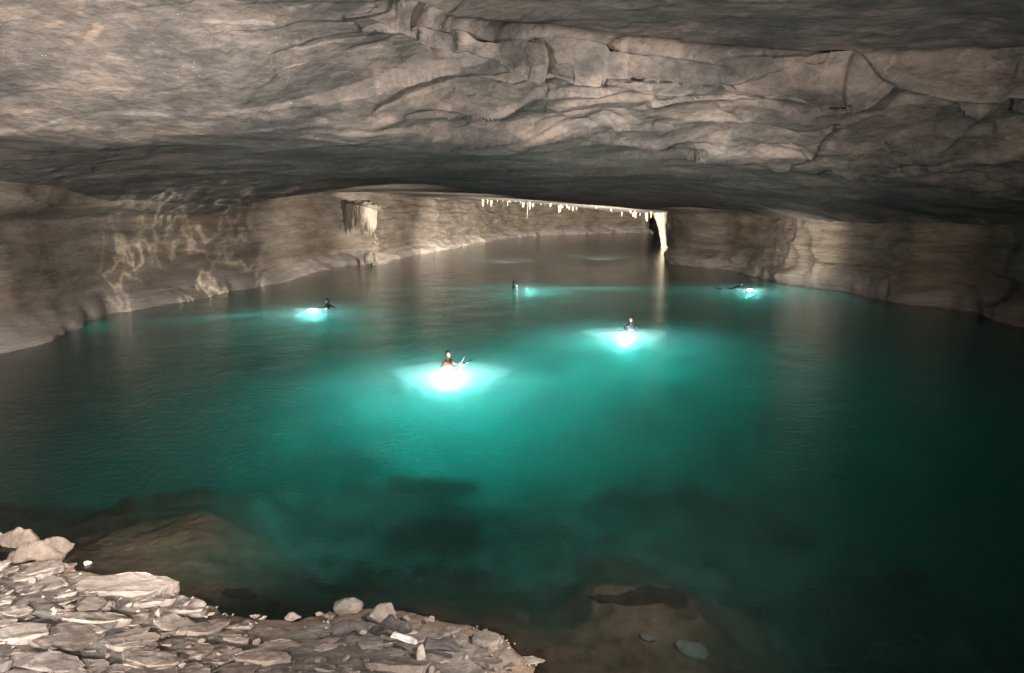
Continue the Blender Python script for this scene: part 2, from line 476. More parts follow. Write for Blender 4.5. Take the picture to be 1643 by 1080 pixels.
def wall(name, pts, side, zs, prof, seed, mat, step, amp=1.0):
    C = path_points(pts, step)
    tan = np.gradient(C, axis=0); tan /= np.linalg.norm(tan, axis=1, keepdims=True) + 1e-9
    nrm = np.stack([-tan[:, 1], tan[:, 0]], -1) * side           # towards the lake
    nrm = blur(nrm, 60, 0); nrm /= np.linalg.norm(nrm, axis=1, keepdims=True)
    n, mZ = len(C), len(zs)
    Z = np.broadcast_to(zs[:, None], (mZ, n))
    off = prof(C, Z)
    X = C[None, :, 0] + nrm[None, :, 0] * off; Y = C[None, :, 1] + nrm[None, :, 1] * off
    Pp = np.stack([X, Y, Z], -1).reshape(-1, 3)
    st = Pp * np.array([0.35, 0.35, 1.0])
    warp = 0.5 * fbm(Pp, 7.0, 3, seed + 1)
    bed = Pp[:, 2] + warp
    # bedding: each layer stands out by its own amount
    lay = vn(np.stack([np.floor(bed / 0.62) * 7.1, Pp[:, 0] * 0.03, Pp[:, 1] * 0.03], -1), seed + 2) * 0.30
    lay2 = vn(np.stack([np.floor(bed / 0.23) * 3.7, Pp[:, 0] * 0.08, Pp[:, 1] * 0.08], -1), seed + 3) * 0.12
    dd = lay + lay2 + 0.55 * (facets(st, 1.6, seed + 4, 0.9, 0.7) - 0.3) + 0.22 * facets(st * 1.2, 0.55, seed + 5, 0.8, 0.8)
    dd = dd + 0.9 * fbm(Pp * np.array([1, 1, 0.6]), 9.0, 3, seed + 6)
    if hasattr(amp, '__call__'): dd = dd * amp(Pp)
    else: dd = dd * amp
    dd = dd.reshape(mZ, n)
    X = X + nrm[None, :, 0] * dd; Y = Y + nrm[None, :, 1] * dd
    return np.stack([X, Y, Z], -1)


def wz(X, Y):
    p = at_z(X, Y, 0.0); return (p.x, p.y, 0)


left_px = [(0, 560), (70, 538), (160, 505), (300, 480), (400, 462), (480, 442), (540, 428), (575, 424), (608, 422), (640, 412), (700, 402),
           (760, 390), (830, 380), (950, 374.5), (1030, 372.5)]
left_pts = [(-15, -12, 0), (-19, -2, 0), (-22.5, 10, 0), (-23, 20, 0)] + [wz(*p) for p in left_px] + [(31.3, 157, 0), (37, 198, 0), (90, 206, 0)]
zs = np.concatenate([np.linspace(-9, -1, 16), np.linspace(-0.9, 7.6, 150)])


def left_prof(C, Z):
    nn = fbm(np.stack([np.broadcast_to(C[None, :, 0], Z.shape).ravel(), np.broadcast_to(C[None, :, 1], Z.shape).ravel(), Z.ravel() * 0.3], -1), 3.0, 4, 77).reshape(Z.shape)
    ledge = (0.8 + 0.9 * nn) * sstep(0.9 + 0.5 * 1, 0.1, Z + 0.8 * nn) - 0.7 * sstep(0.0, -0.5, Z) * sstep(-3, -0.5, Z)      # pale foot ledge, undercut below
    lean = -0.10 * np.maximum(Z, 0)
    top = 1.6 * sstep(5.2, 6.2, Z)                                       # roof shelf jutting over the wall
    near = sstep(75, 40, C[None, :, 1])
    return ledge + lean * 1.0 + top * near


o = link('cave_wall', grid_mesh('cave_wall', wall('lw', left_pts, -1, zs, left_prof, 100, M_wall, 0.3, lambda p: 0.35 + 0.5 * sstep(30, 70, p[:, 1])), True), M_wall)
tag(o, kind='structure')

right_px = [(1075, 420), (1170, 433), (1240, 447), (1300, 459), (1375, 471), (1450, 487), (1530, 495), (1590, 508), (1643, 526)]
right_pts = [(60, 150, 0), (30, 112, 0), (23.9, 96, 0)] + [wz(*p) for p in right_px] + [(27, 24, 0), (25, 12, 0), (24, -2, 0), (18, -12, 0)]


def right_prof(C, Z):
    nn = fbm(np.stack([np.broadcast_to(C[None, :, 0], Z.shape).ravel(), np.broadcast_to(C[None, :, 1], Z.shape).ravel(), Z.ravel() * 0.3], -1), 3.0, 4, 78).reshape(Z.shape)
    foot = (0.5 + 0.8 * nn) * sstep(1.6, 0.8, Z + 0.9 * nn)
    lean = -0.05 * np.maximum(Z, 0)
    top = 1.2 * sstep(4.9, 5.8, Z)
    return foot + lean + top + 0.9 * sstep(-0.12, -0.3, Z)


P_r = wall('rw', right_pts, -1, zs, right_prof, 300, M_wall, 0.22, 0.8)
# broken bulge of rock midway along the right wall
bc = at_z(1295, 455, 0)
w_ = np.exp(-(((P_r[..., 0] - bc.x) / 3.2) ** 2 + ((P_r[..., 1] - bc.y) / 3.2) ** 2)) * sstep(-1, 0.3, P_r[..., 2]) * sstep(6.5, 4.5, P_r[..., 2])
fb = facets((P_r.reshape(-1, 3)) * np.array([1, 1, 0.8]), 1.3, 77, 1.0, 0.7).reshape(w_.shape)
P_r[..., 0] -= w_ * (0.5 + 1.3 * fb) * 0.9; P_r[..., 1] -= w_ * (0.5 + 1.3 * fb) * 0.5
o = link('cave_wall', grid_mesh('cave_wall', P_r, True), M_wall)
tag(o, kind='structure')

# ------------------------------------------------------------------ ground: shore above water and lake bed below it
shore_px = [(-700, 800), (-200, 880), (0, 905), (130, 912), (240, 938), (330, 975), (450, 992), (560, 980), (660, 985), (740, 1008), (800, 1040), (848, 1085), (905, 1180), (1150, 1500)]
shore = np.array([list(at_z(*p, 0.0))[:2] for p in shore_px])
edge_px = [(-700, 780), (-200, 830), (100, 872), (290, 846), (400, 824), (480, 800), (600, 782), (760, 786), (880, 800), (960, 790), (1100, 778), (1200, 800), (1330, 850), (1450, 900), (1643, 1000), (2200, 1150)]
shelf = np.array([list(under(*p, 2.2))[:2] for p in edge_px])


def sdist(pts, line):
    """signed distance to a polyline, positive on its left (away from the camera here)"""
    best = np.full(len(pts), 1e9); sg = np.zeros(len(pts))
    for a, b in zip(line[:-1], line[1:]):
        ab = b - a; ap = pts - a
        t = np.clip((ap @ ab) / (ab @ ab), 0, 1)
        d = ap - t[:, None] * ab
        l = np.hypot(d[:, 0], d[:, 1])
        c = ab[0] * ap[:, 1] - ab[1] * ap[:, 0]
        u = l < best
        best = np.where(u, l, best); sg = np.where(u, np.sign(c), sg)
    return best * sg


HUMPS = [  # photograph x, y, radius x, radius y, height, (drowned rock masses that show through)
    (1015, 965, 1.25, 0.55, 0.40), (1090, 948, 0.6, 0.4, 0.3), (250, 868, 1.3, 0.7, 0.45), (345, 835, 1.0, 0.5, 0.45),
    (500, 925, 1.2, 0.5, 0.30), (920, 1040, 1.6, 0.9, 0.25), (1240, 968, 0.6, 0.4, 0.35), (1390, 935, 0.9, 0.35, 0.5),
    (560, 745, 1.6, 1.0, 1.5), (600, 700, 2.2, 1.0, 1.6), (500, 790, 1.2, 0.8, 0.9), (320, 770, 1.2, 0.8, 1.2), (265, 725, 0.8, 0.6, 1.3), (100, 760, 1.2, 0.8, 1.2),
    (700, 795, 1.4, 0.7, 0.8), (1040, 745, 2.0, 1.1, 0.6), (1150, 790, 2.0, 1.0, 0.5), (1300, 765, 1.8, 1.0, 0.6), (900, 770, 1.0, 0.8, 0.9)]


def ground_z(x, y):
    p2 = np.stack([x, y], -1)
    p3 = np.stack([x, y, x * 0], -1)
    ds = sdist(p2, shore)                      # + lakeward
    de = sdist(p2, shelf)
    ds = ds + 0.16 * fbm(p3, 1.2, 3, 201)
    de = de + 0.9 * fbm(p3, 3.0, 4, 202) + 1.1 * (facets(p3, 1.9, 207, 0.9, 0.9) - 0.35)
    land = -0.27 * ds + 0.04 * np.maximum(-ds - 4, 0)
    sl = 0.20 + 0.34 * sstep(-7.0, -4.2, x) * (1 - 1.25 * sstep(0.2, 2.0, x) * (1 - sstep(4.0, 6.0, x)))
    und = -0.02 - sl * np.maximum(ds, 0) - 0.45 * np.maximum(ds - 2.6, 0) * sstep(-0.5, 1.0, x)
    und = np.maximum(und, -2.6)
    # to the right the shelf sinks sooner
    und = und - 0.5 * sstep(2.2, 6.5, x - (y - 9) * 0.25) * sstep(0, 2, ds)
    bedz = -3.3 - 2.4 * sstep(1, 12, de) - 2.2 * sstep(6, 18, x) - 1.4 * sstep(-8, -18, x) - 1.5 * sstep(40, 60, y)
    drop = sstep(-0.3, 3.2, de)
    z = np.where(ds < 0, land, und)
    z = z * (1 - drop) + bedz * drop
    z = z + (0.8 * drop + 0.30) * (facets(p3, 1.1, 210, 0.8, 0.8) - 0.35) * sstep(0.0, 1.5, ds) * 0.8 + 0.35 * sstep(0.3, 2.0, ds) * (facets(p3, 0.55, 215, 0.8, 0.8) - 0.35)
    z = z + 0.7 * drop * sstep(16, 5, de) * (facets(p3 + fbm(p3, 2, 3, 9)[:, None] * 0.8, 2.6, 212, 1.0, -0.6) * -1 - 0.2) * -1
    z = z + 0.10 * fbm(p3, 0.7, 4, 220) * sstep(-0.5, 0.6, ds) + 0.05 * fbm(p3, 0.35, 3, 221) + 0.35 * drop * fbm(p3, 6.0, 3, 222)
    z = np.where(ds > 1.6, np.minimum(z, -0.35), z)
    for X, Y, rx, ry, h in HUMPS:
        c = under(X, Y, 0.5 if Y > 815 else 3.4)
        g = np.exp(-(((x - c.x) / rx) ** 2 + ((y - c.y) / ry) ** 2))
        z = z + g * h * (0.75 + 0.5 * fbm(p3, 0.5, 3, 230))
    return np.where(ds > 1.0, np.minimum(z, -0.10 - 0.05 * np.minimum(ds, 5)), z)


gx = np.concatenate([np.arange(-1600, -80, 30), np.arange(-80, 1730, 4.0), np.arange(1730, 3200, 30)])
# rows: distances, dense near the camera
gd = np.concatenate([np.linspace(-14, 3.6, 30), np.linspace(3.8, 22, 330), 22 * (205 / 22) ** np.linspace(0.012, 1, 110)])
rx_ = (gx - W_ / 2) / F_
GX = np.where(gd[:, None] > 3.6, rx_[None, :] * gd[:, None], rx_[None, :] * (3.6 + (3.6 - gd[:, None]) * 0.6))
GY = np.broadcast_to(gd[:, None], GX.shape)
GZ = ground_z(GX.ravel(), GY.ravel()).reshape(GX.shape)
o = link('ground', grid_mesh('ground', np.stack([GX, GY, GZ], -1)), M_ground)
tag(o, kind='structure')

# water body: a closed box whose top is the lake surface
bm = bmesh.new()
x0, x1, y0, y1, zb = -150, 150, -40, 230, -9.5
vs_ = [bm.verts.new(v) for v in [(x0, y0, zb), (x1, y0, zb), (x1, y1, zb), (x0, y1, zb), (x0, y0, 0), (x1, y0, 0), (x1, y1, 0), (x0, y1, 0)]]
for f in [(3, 2, 1, 0), (4, 5, 6, 7), (0, 1, 5, 4), (1, 2, 6, 5), (2, 3, 7, 6), (3, 0, 4, 7)]:
    bm.faces.new([vs_[k] for k in f])
me = bpy.data.meshes.new('water'); bm.to_mesh(me); bm.free()
o = link('water', me, M_water); tag(o, kind='structure')



def ground_at(x, y):
    return float(ground_z(np.array([float(x)]), np.array([float(y)]))[0])


def on_ground(X, Y):
    """where the sight line through a photograph pixel meets the ground"""
    a, b, c = ray(X, Y)
    t = np.linspace(2.5, 40, 1500)
    z = ground_z(a * t, t)
    hit = np.where(CAM_Z + c * t < z)[0]
    k = hit[0] if len(hit) else len(t) - 1
    return Vector((a * t[k], t[k], z[k]))


# ------------------------------------------------------------------ loose stones
def rock_mesh(name, seed, sx, sy, sz, cuts=3, n=14, rough=0.05, slab=False):
    rnd = random.Random(seed)
    bm = bmesh.new()
    for i in range(n):
        if slab:
            a = i / n * 6.283 + rnd.uniform(-0.2, 0.2); r = rnd.uniform(0.72, 1.0)
            x, y = math.cos(a) * r, math.sin(a) * r
            bm.verts.new((x, y, rnd.uniform(0.35, 0.9))); bm.verts.new((x * rnd.uniform(0.85, 1.02), y * rnd.uniform(0.85, 1.02), -0.9))
        else:
            v = Vector((rnd.gauss(0, 1), rnd.gauss(0, 1), rnd.gauss(0, 1))).normalized() * rnd.uniform(0.8, 1.0)
            bm.verts.new(v)
    r = bmesh.ops.convex_hull(bm, input=bm.verts[:])
    bmesh.ops.delete(bm, geom=[g for g in r['geom_interior'] if isinstance(g, bmesh.types.BMVert)], context='VERTS')
    for v in bm.verts: v.co = Vector((v.co.x * sx, v.co.y * sy, v.co.z * sz))
    mn = min(sx, sy, sz)
    bmesh.ops.bevel(bm, geom=bm.edges[:], offset=mn * 0.14, segments=1, affect='EDGES', profile=0.5, clamp_overlap=True)
    bmesh.ops.triangulate(bm, faces=bm.faces[:])
    for _ in range(cuts):
        le = max(sx, sy) * 0.22 / (1.6 ** _)
        long = [e for e in bm.edges if e.calc_length() > le]
        if long: bmesh.ops.subdivide_edges(bm, edges=long, cuts=1)
        bmesh.ops.triangulate(bm, faces=[f for f in bm.faces if len(f.verts) > 3])
    me = bpy.data.meshes.new(name); bm.normal_update(); 
    co = np.array([v.co[:] for v in bm.verts]); no = np.array([v.normal[:] for v in bm.verts])
    k = max(sx, sy)
    dd = (facets(co + seed * 3.1, 0.42 * k, seed, 0.8, 0.7) - 0.35) * rough * 2.2 * k + fbm(co + seed, 0.2 * k, 4, seed) * rough * k
    co = co + no * dd[:, None]
    bm.to_mesh(me); bm.free()
    me.vertices.foreach_set('co', co.astype(np.float32).ravel())
    me.polygons.foreach_set('use_smooth', np.ones(len(me.polygons), dtype=bool))
    try: me.set_sharp_from_angle(angle=math.radians(38))
    except Exception: pass
    me.update()
    return me


def pxm(p):
    return F_ / (p.y * math.cos(PITCH) - (p.z - CAM_Z) * math.sin(PITCH) * 1.0)


GI = np.random.RandomState(5)


def on_bed(X, Y):
    a = under(X, Y, 0.0); b = under(X, Y, 1.0); d = b - a
    t = np.linspace(0.0, 9, 900)
    z = ground_z(a.x + d.x * t, a.y + d.y * t)
    hit = np.where(-t < z)[0]; k = hit[0] if len(hit) else 899
    return Vector((a.x + d.x * t[k], a.y + d.y * t[k], z[k]))


def stone(name, X, Y, w, h, mat, seed, label, cat='rock', group=None, slab=True, rz=0, tilt=(0, 0), thick=0.16, sink=0.3, n=14, ratio=None, lift=0):
    p = on_ground(X, Y)
    s = pxm(p)
    sx = w / s / 2
    sy = (h / s / 2) / (0.62 if slab else 0.9) if ratio is None else sx * ratio
    sz = thick * (sx if slab else 1) if slab else h / s / 2 * 0.9
    me = rock_mesh(name, seed, sx, sy, max(sz, 0.03), 3 if w > 60 else 2, n, 0.035 if slab else 0.05, slab)
    o = link(name, me, mat)
    o.location = (p.x, p.y, p.z + sz * (1 - 2 * sink) + lift)
    # lie along the slope
    e = 0.25
    gxn = (ground_at(p.x + e, p.y) - ground_at(p.x - e, p.y)) / (2 * e); gyn = (ground_at(p.x, p.y + e) - ground_at(p.x, p.y - e)) / (2 * e)
    o.rotation_euler = (math.atan(max(-.5, min(.5, gyn))) + tilt[0], -math.atan(max(-.5, min(.5, gxn))) + tilt[1] - (0.14 if slab else 0), math.radians(rz))
    if Y < 900 and X < 140 and mat is M_brown:            # blocks standing in the water
        q = at_z(X, Y + h * 0.3, 0.0); o.location = (q.x, q.y + sy * 0.4, 0.02); o.scale = (1, 1, 2.0)
    elif Y < 860:                                         # stones out on the lake floor
        q = on_bed(X, Y); o.location = (q.x, q.y, min(q.z + 0.1, -0.7)); o.scale = (1.5, 1.5, 2.0)
    elif mat is M_pale or (mat is M_brown and X > 820):
        q = on_bed(X, Y); o.location = (q.x, q.y, min(q.z + sz * .5, -0.12 - sz))
    tag(o, label, cat, group)
    return o


BIG = [
    # X, Y, w, h, rz, thick, label, mat, slab, tilt
    (66, 886, 130, 44, 8, .30, 'brown block half in the water at the left edge of the shore', 'b', False, (0, 0)),
    (22, 868, 90, 34, -10, .3, 'rounded brown rock at the far left water edge behind the brown block', 'b', False, (0, 0)),
    (58, 912, 80, 16, 4, .2, 'thin dark brown plate lying just below the brown shore block', 'b', True, (0, 0)),
    (55, 874, 22, 18, 30, .3, 'small pale stone resting on the brown shore block', 's', True, (0.3, 0)),
    (205, 945, 190, 66, -12, .12, 'largest smooth grey slab lying along the waterline on the left', 's', True, (0.06, 0.02)),
    (65, 920, 80, 34, 10, .2, 'pointed pale stone above the left end of the large grey slab', 's', True, (0.1, 0)),
    (10, 918, 40, 36, 0, .3, 'upright pale chunk at the left border of the stony shore', 's', False, (0, 0)),
    (560, 982, 66, 44, 0, .5, 'round topped brown boulder at the waterline, left of the pair', 'm', False, (0, 0)),
    (612, 994, 58, 50, 0, .5, 'round grey boulder streaked with white, right of the pair at the waterline', 's', False, (0, 0)),
    (618, 970, 40, 14, -6, .3, 'flat plate leaning behind the white streaked boulder', 's', True, (0, 0.1)),
    (778, 1032, 60, 26, -14, .3, 'low rounded grey rock near the right tip of the stony shore', 's', True, (0.1, 0)),
    (802, 1036, 18, 20, 40, .4, 'small upright splinter of rock at the right tip of the shore', 's', False, (0, 0)),
    (676, 1058, 20, 30, 10, .4, 'narrow wedge of rock standing beside the white stick', 's', True, (0.9, 0)),
    (150, 998, 130, 34, -3, .14, 'long pale slab with a ragged rim left of the centre of the bank', 's', True, (0.02, 0.1)),
    (280, 1008, 84, 36, -16, .2, 'thick pale slab with a dark crack along its lower side', 's', True, (0.08, 0.08)),
    (322, 1014, 52, 34, -30, .25, 'blunt pale slab overlapping the thick cracked slab on its right', 's', True, (0.1, 0.1)),
    (150, 975, 44, 30, 20, .3, 'angular pale stone in the middle of the left bank', 's', True, (0.25, 0.05)),
    (178, 976, 22, 20, 10, .4, 'small blocky stone touching the angular pale stone', 's', False, (0, 0)),
    (305, 986, 60, 20, -8, .24, 'low pale slab beside the small pool stones under the big grey slab', 's', True, (0.05, 0.1)),
    (110, 1025, 130, 60, -4, .12, 'broad flat slab with a clean vertical crack at its right end', 's', True, (0.03, 0.08)),
    (215, 1035, 90, 36, 10, .16, 'tongue shaped slab pointing right in the lower left bank', 's', True, (0.06, 0.12)),
    (35, 1022, 80, 44, 14, .2, 'chipped slab with a bright broken face near the left border', 's', True, (0.12, 0.1)),
    (380, 1030, 56, 14, -14, .2, 'thin pale sliver lying on darker mud in the middle of the bank', 's', True, (0.1, 0)),
    (70, 1068, 150, 40, -10, .12, 'broad pale slab in the bottom left corner of the bank', 's', True, (0.03, 0.1)),
    (250, 1062, 120, 36, -12, .12, 'long low slab on the bottom border of the bank, left of the middle', 's', True, (0.05, 0.08)),
    (420, 1058, 110, 30, -14, .12, 'sloping slab on the bottom border under the dark log', 's', True, (0.04, 0.08)),
    (640, 1076, 120, 16, -4, .16, 'pale slab cut by the bottom border below the white stick', 's', True, (0.02, 0)),
    (470, 995, 34, 22, 0, .4, 'square stone on the upper edge of the bank left of the boulder pair', 's', False, (0, 0)),
    (410, 992, 24, 18, 0, .4, 'small wedge stone at the crook of the waterline', 's', False, (0, 0)),
    (436, 984, 38, 22, 0, .4, 'rounded stone on the waterline at the crook of the shore', 'm', False, (0, 0)),
    (385, 972, 70, 20, -6, .3, 'brown drowned slab lying where the shore bends', 'b', True, (0, 0)),
    (335, 955, 52, 26, -10, .3, 'angular stone between the large grey slab and the water', 'm', True, (0.2, 0)),
    (1020, 958, 190, 40, 4, .3, 'long reddish brown rock lying just under the water on the right', 'b', True, (0, 0)),
    (1108, 1045, 60, 26, -20, .4, 'larger pale grey stone under shallow water near the bottom border', 'p', True, (0, 0)),
    (1040, 1024, 30, 14, 0, .4, 'small pale stone under shallow water left of the larger pale stone', 'p', True, (0, 0)),
    (1258, 976, 60, 16, -24, .3, 'slender pale stone under the water right of the reddish rock', 'p', True, (0, 0)),
    (1392, 936, 100, 22, -14, .3, 'long pale slab deep in the dark water at the lower right', 'p', True, (0, 0)),
    (835, 990, 26, 10, 0, .4, 'small pale stone glinting through the water off the shore tip', 'p', True, (0, 0)),
    (520, 787, 46, 14, -6, .4, 'lit drowned rock edge, painted pale, on the rim of the shelf left of its middle', 'p', True, (0, 0)),  # from here down the pale colour stands in for lamplight on rock
    (562, 742, 60, 14, -6, .4, 'drowned rock edge painted pale as lit by the nearest swimmer, below the glow', 'p', True, (0, 0)),
    (610, 694, 60, 14, 10, .4, 'lit drowned rock edge, painted pale, highest in the lit water, left of the glow', 'p', True, (0, 0)),
    (700, 786, 60, 12, 0, .4, 'lit drowned rock edge, painted pale, in the middle of the shelf rim', 'p', True, (0, 0)),
    (860, 776, 70, 12, -5, .4, 'lit drowned rock edge, painted pale, on the rim right of the middle', 'p', True, (0, 0)),
    (1000, 756, 60, 14, 6, .4, 'lit drowned rock edge, painted pale, above the dark patch of the rim', 'p', True, (0, 0)),
    (1300, 762, 90, 16, 0, .4, 'broad lit drowned rock edge, painted pale, alone in the right half of the lake', 'p', True, (0, 0)),
    (265, 724, 44, 12, 0, .4, 'small lit drowned rock, painted pale, alone in the left part of the lake', 'p', True, (0, 0)),
    (100, 760, 60, 16, -8, .3, 'lit drowned rock, painted pale, farthest left under the dark water', 'p', True, (0, 0)),
]
MM = {'s': M_slab, 'b': M_brown, 'm': M_ground, 'p': M_pale}
for i, (X, Y, w, h, rz, th, lab, mk, sl, ti) in enumerate(BIG):
    stone('flat_rock' if sl else 'boulder', X, Y, w, h, MM[mk], 500 + i, lab, 'flat rock' if sl else 'boulder', 'rocks of the stony shore' if mk != 'p' else 'pale stones under the water', sl, rz, ti, th)

# medium slabs filling the bank, laid like roof tiles with their raised edge to the right
rnd = random.Random(11)
proto = [rock_mesh('flagstone', 900 + k, 1.0, rnd.uniform(0.45, 0.75), 0.085, 3, 12, 0.04, True) for k in range(9)]
protor = [rock_mesh('stone', 950 + k, 1.0, rnd.uniform(0.6, 0.9), rnd.uniform(0.35, 0.6), 2, 13, 0.06, False) for k in range(9)]
for me in proto + protor: me.materials.append(M_slab)


def bank_top(X):
    return np.interp(X, [-40, 0, 130, 240, 330, 450, 560, 660, 760, 830, 880], [905, 905, 915, 945, 985, 1000, 1000, 1002, 1015, 1040, 1085])


cells = []
Yr0 = 925
row = 0
while Yr0 < 1110:
    X = -30 + (row % 2) * 30
    while X < 870:
        if Yr0 > bank_top(X) + 4 + X * 0.0:
            cells.append((X + rnd.uniform(-16, 16), Yr0 + rnd.uniform(-6, 6) + 0.0))
        X += rnd.uniform(42, 84)
    Yr0 += 15; row += 1
rnd.shuffle(cells)
for k, (X, Y) in enumerate(cells[:290]):
    p = on_ground(X, Y)
    if p.z < -0.03: continue
    s = pxm(p)
    wpx = rnd.choice([34, 46, 64, 88, 120]) * (1.0 if X < 420 else 0.7)
    o = link('flagstone', proto[rnd.randrange(9)]); sc = wpx / s / 2
    o.scale = (sc, sc * rnd.uniform(0.8, 1.3), sc * rnd.uniform(0.8, 1.6))
    o.location = (p.x, p.y, p.z + 0.0)
    o.rotation_euler = (math.radians(rnd.uniform(-19, -8)), math.radians(rnd.uniform(-12, 0)), math.radians(rnd.uniform(-35, 15)))
    tag(o, 'pale grey flat stone lying loose among others like it on the stony bank', 'flat stone', 'flat stones covering the bank')
small = []
for k in range(200):
    X = rnd.uniform(-20, 860); Y = rnd.uniform(905, 1095)
    if Y < bank_top(X) - 12: Y = bank_top(X) + rnd.uniform(-10, 14)
    p = on_ground(X, Y)
    if p.z < -0.12: continue
    s = pxm(p)
    wpx = rnd.choice([6, 8, 11, 15, 22])
    o = link('stone', protor[rnd.randrange(9)]); sc = wpx / s / 2
    o.scale = (sc, sc, sc)
    o.location = (p.x, p.y, p.z + sc * 0.15 + rnd.uniform(0, 0.05))
    o.rotation_euler = (rnd.uniform(-.5, .5), rnd.uniform(-.5, .5), rnd.uniform(0, 6.28))
    tag(o, 'small angular grey stone scattered between the flat stones of the bank', 'stone', 'small stones scattered on the bank')


def stick(name, X1, Y1, X2, Y2, r, mat, label, seed):
    a = on_ground(X1, Y1); b = on_ground(X2, Y2)
    a.z += 0.16; b.z += 0.16
    bm = bmesh.new(); n, sgm = 26, 14
    ax = (b - a); u = ax.normalized(); s = u.cross(Vector((0, 0, 1))).normalized(); t = s.cross(u)
    rings = []
    rr = random.Random(seed)
    ph = [rr.uniform(0, 6) for _ in range(5)]
    for i in range(n + 1):
        f = i / n
        c = ax * f + s * (0.03 * math.sin(f * 5 + ph[0])) + t * (0.015 * math.sin(f * 7 + ph[1]))
        rad = r * (0.85 + 0.25 * math.sin(f * 9 + ph[2]) * 0.5 + 0.2 * (1 - f)) * (min(1, 8 * f + 0.45) * min(1, 8 * (1 - f) + 0.35))
        ring = []
        for k in range(sgm):
            an = 6.2832 * k / sgm
            q = rad * (1 + 0.16 * math.sin(3 * an + ph[3] + f * 2) + 0.09 * math.sin(5 * an + ph[4]) + rr.uniform(-.05, .05))
            ring.append(bm.verts.new(c + s * math.cos(an) * q + t * math.sin(an) * q * 0.75))
        rings.append(ring)
    for i in range(n):
        for k in range(sgm):
            bm.faces.new([rings[i][k], rings[i][(k + 1) % sgm], rings[i + 1][(k + 1) % sgm], rings[i + 1][k]])
    bm.faces.new(rings[0][::-1]); bm.faces.new(rings[-1])
    me = bpy.data.meshes.new(name); bm.to_mesh(me); bm.free()
    o = link(name, me, mat); o.location = a
    tag(o, label, 'driftwood', 'driftwood on the bank')
    return o


stick('driftwood', 532, 1026, 590, 1020, 0.085, M_wood, 'short dark log lying below the round topped brown boulder', 1)
stick('driftwood', 620, 1014, 654, 1028, 0.10, M_wood, 'stubby dark piece of wood below the white streaked boulder', 2)
stick('driftwood', 683, 1044, 738, 1062, 0.085, M_wood, 'dark broken branch at the right end of the white stick', 3)
stick('driftwood', 632, 1036, 670, 1052, 0.05, M_bleach, 'bleached white stick lying between the dark pieces of wood', 4)

# ------------------------------------------------------------------ dripstone
def cone_mesh(name, L, r, seed, sgm=12, n=16, taper=1.0, blunt=0.15):
    rr = random.Random(seed); bm = bmesh.new(); rings = []
    ph = [rr.uniform(0, 6) for _ in range(4)]
    bend = (rr.uniform(-.05, .05) * L, rr.uniform(-.05, .05) * L)
    for i in range(n + 1):
        f = i / n
        rad = r * (blunt + (1 - blunt) * (1 - f) ** taper) * (1 + 0.10 * math.sin(f * 11 + ph[0]) + 0.06 * math.sin(f * 23 + ph[1]))
        if i == n: rad *= 0.35
        rings.append([bm.verts.new((bend[0] * f * f + math.cos(6.2832 * k / sgm) * rad * (1 + 0.14 * math.sin(3 * 6.2832 * k / sgm + ph[2])),
                                    bend[1] * f * f + math.sin(6.2832 * k / sgm) * rad * (1 + 0.12 * math.sin(2 * 6.2832 * k / sgm + ph[3])), -L * f)) for k in range(sgm)])
    for i in range(n):
        for k in range(sgm):
            bm.faces.new([rings[i][(k + 1) % sgm], rings[i][k], rings[i + 1][k], rings[i + 1][(k + 1) % sgm]])
    bm.faces.new(rings[0]); bm.faces.new(rings[-1][::-1])
    me = bpy.data.meshes.new(name); bm.to_mesh(me); bm.free()
    me.polygons.foreach_set('use_smooth', np.ones(len(me.polygons), dtype=bool))
    return me


dg = bpy.context.evaluated_depsgraph_get()
bpy.context.view_layer.update()
ceil_o = bpy.data.objects['cave_ceiling']
from mathutils.bvhtree import BVHTree
bvh = BVHTree.FromPolygons([Vector(v) for v in P2.reshape(-1, 3)[:, :]], [tuple(p.vertices) for p in ceil_o.data.polygons])


def roof(x, y, z0=3.0):
    h = bvh.ray_cast(Vector((x, y, z0)), Vector((0, 0, 1)))
    return h[0].z if h[0] is not None else 6.5


ST = [  # X, tip row, length px, width px, distance, label
    (798, 324, 6, 3.0, 92, 'short stalactite, leftmost of the far roof row'), (807, 324, 6, 3.4, 92, 'short stalactite, second from the left in the far roof row'),
    (839, 333, 15, 7, 96, 'long tapering stalactite left of the middle of the far roof'), (846, 328, 9, 5, 98, 'stub stalactite just right of the long tapering one'),
    (857, 326, 6, 4, 100, 'tiny nub stalactite right of the stub one'), (846.5, 352, 4, 1.6, 104, 'pale speck of dripstone hanging low below the far roof'),
    (897, 342, 12, 3.4, 100, 'thin white stalactite standing clear of the others at mid row'),
    (903, 334, 8, 4, 104, 'small stalactite left of the far flowstone curtain'), (913, 337, 12, 5, 104, 'left stalactite of the far flowstone curtain'),
    (919, 339, 14, 6, 104, 'broadest stalactite of the far flowstone curtain'), (925, 337, 12, 5, 104, 'right stalactite of the far flowstone curtain'),
    (945, 333, 7, 8, 104, 'white lump of dripstone right of the far curtain'), (977, 337, 7, 8, 104, 'white knobbly dripstone between the curtain and the right group'),
    (982, 341, 9, 3, 104, 'thin dripstone under the white knobbly one'), (1016, 345, 12, 5, 100, 'first stalactite of the group left of the pillar'),
    (1020, 350, 16, 6, 100, 'fat stalactite of the group left of the pillar'), (1027, 346, 10, 4, 100, 'short stalactite between the fat and the grey one'),
    (1037, 356, 20, 7, 98, 'long grey stalactite nearest the pillar'), (1045, 350, 14, 5, 94, 'slanting stalactite above the dark opening'),
]
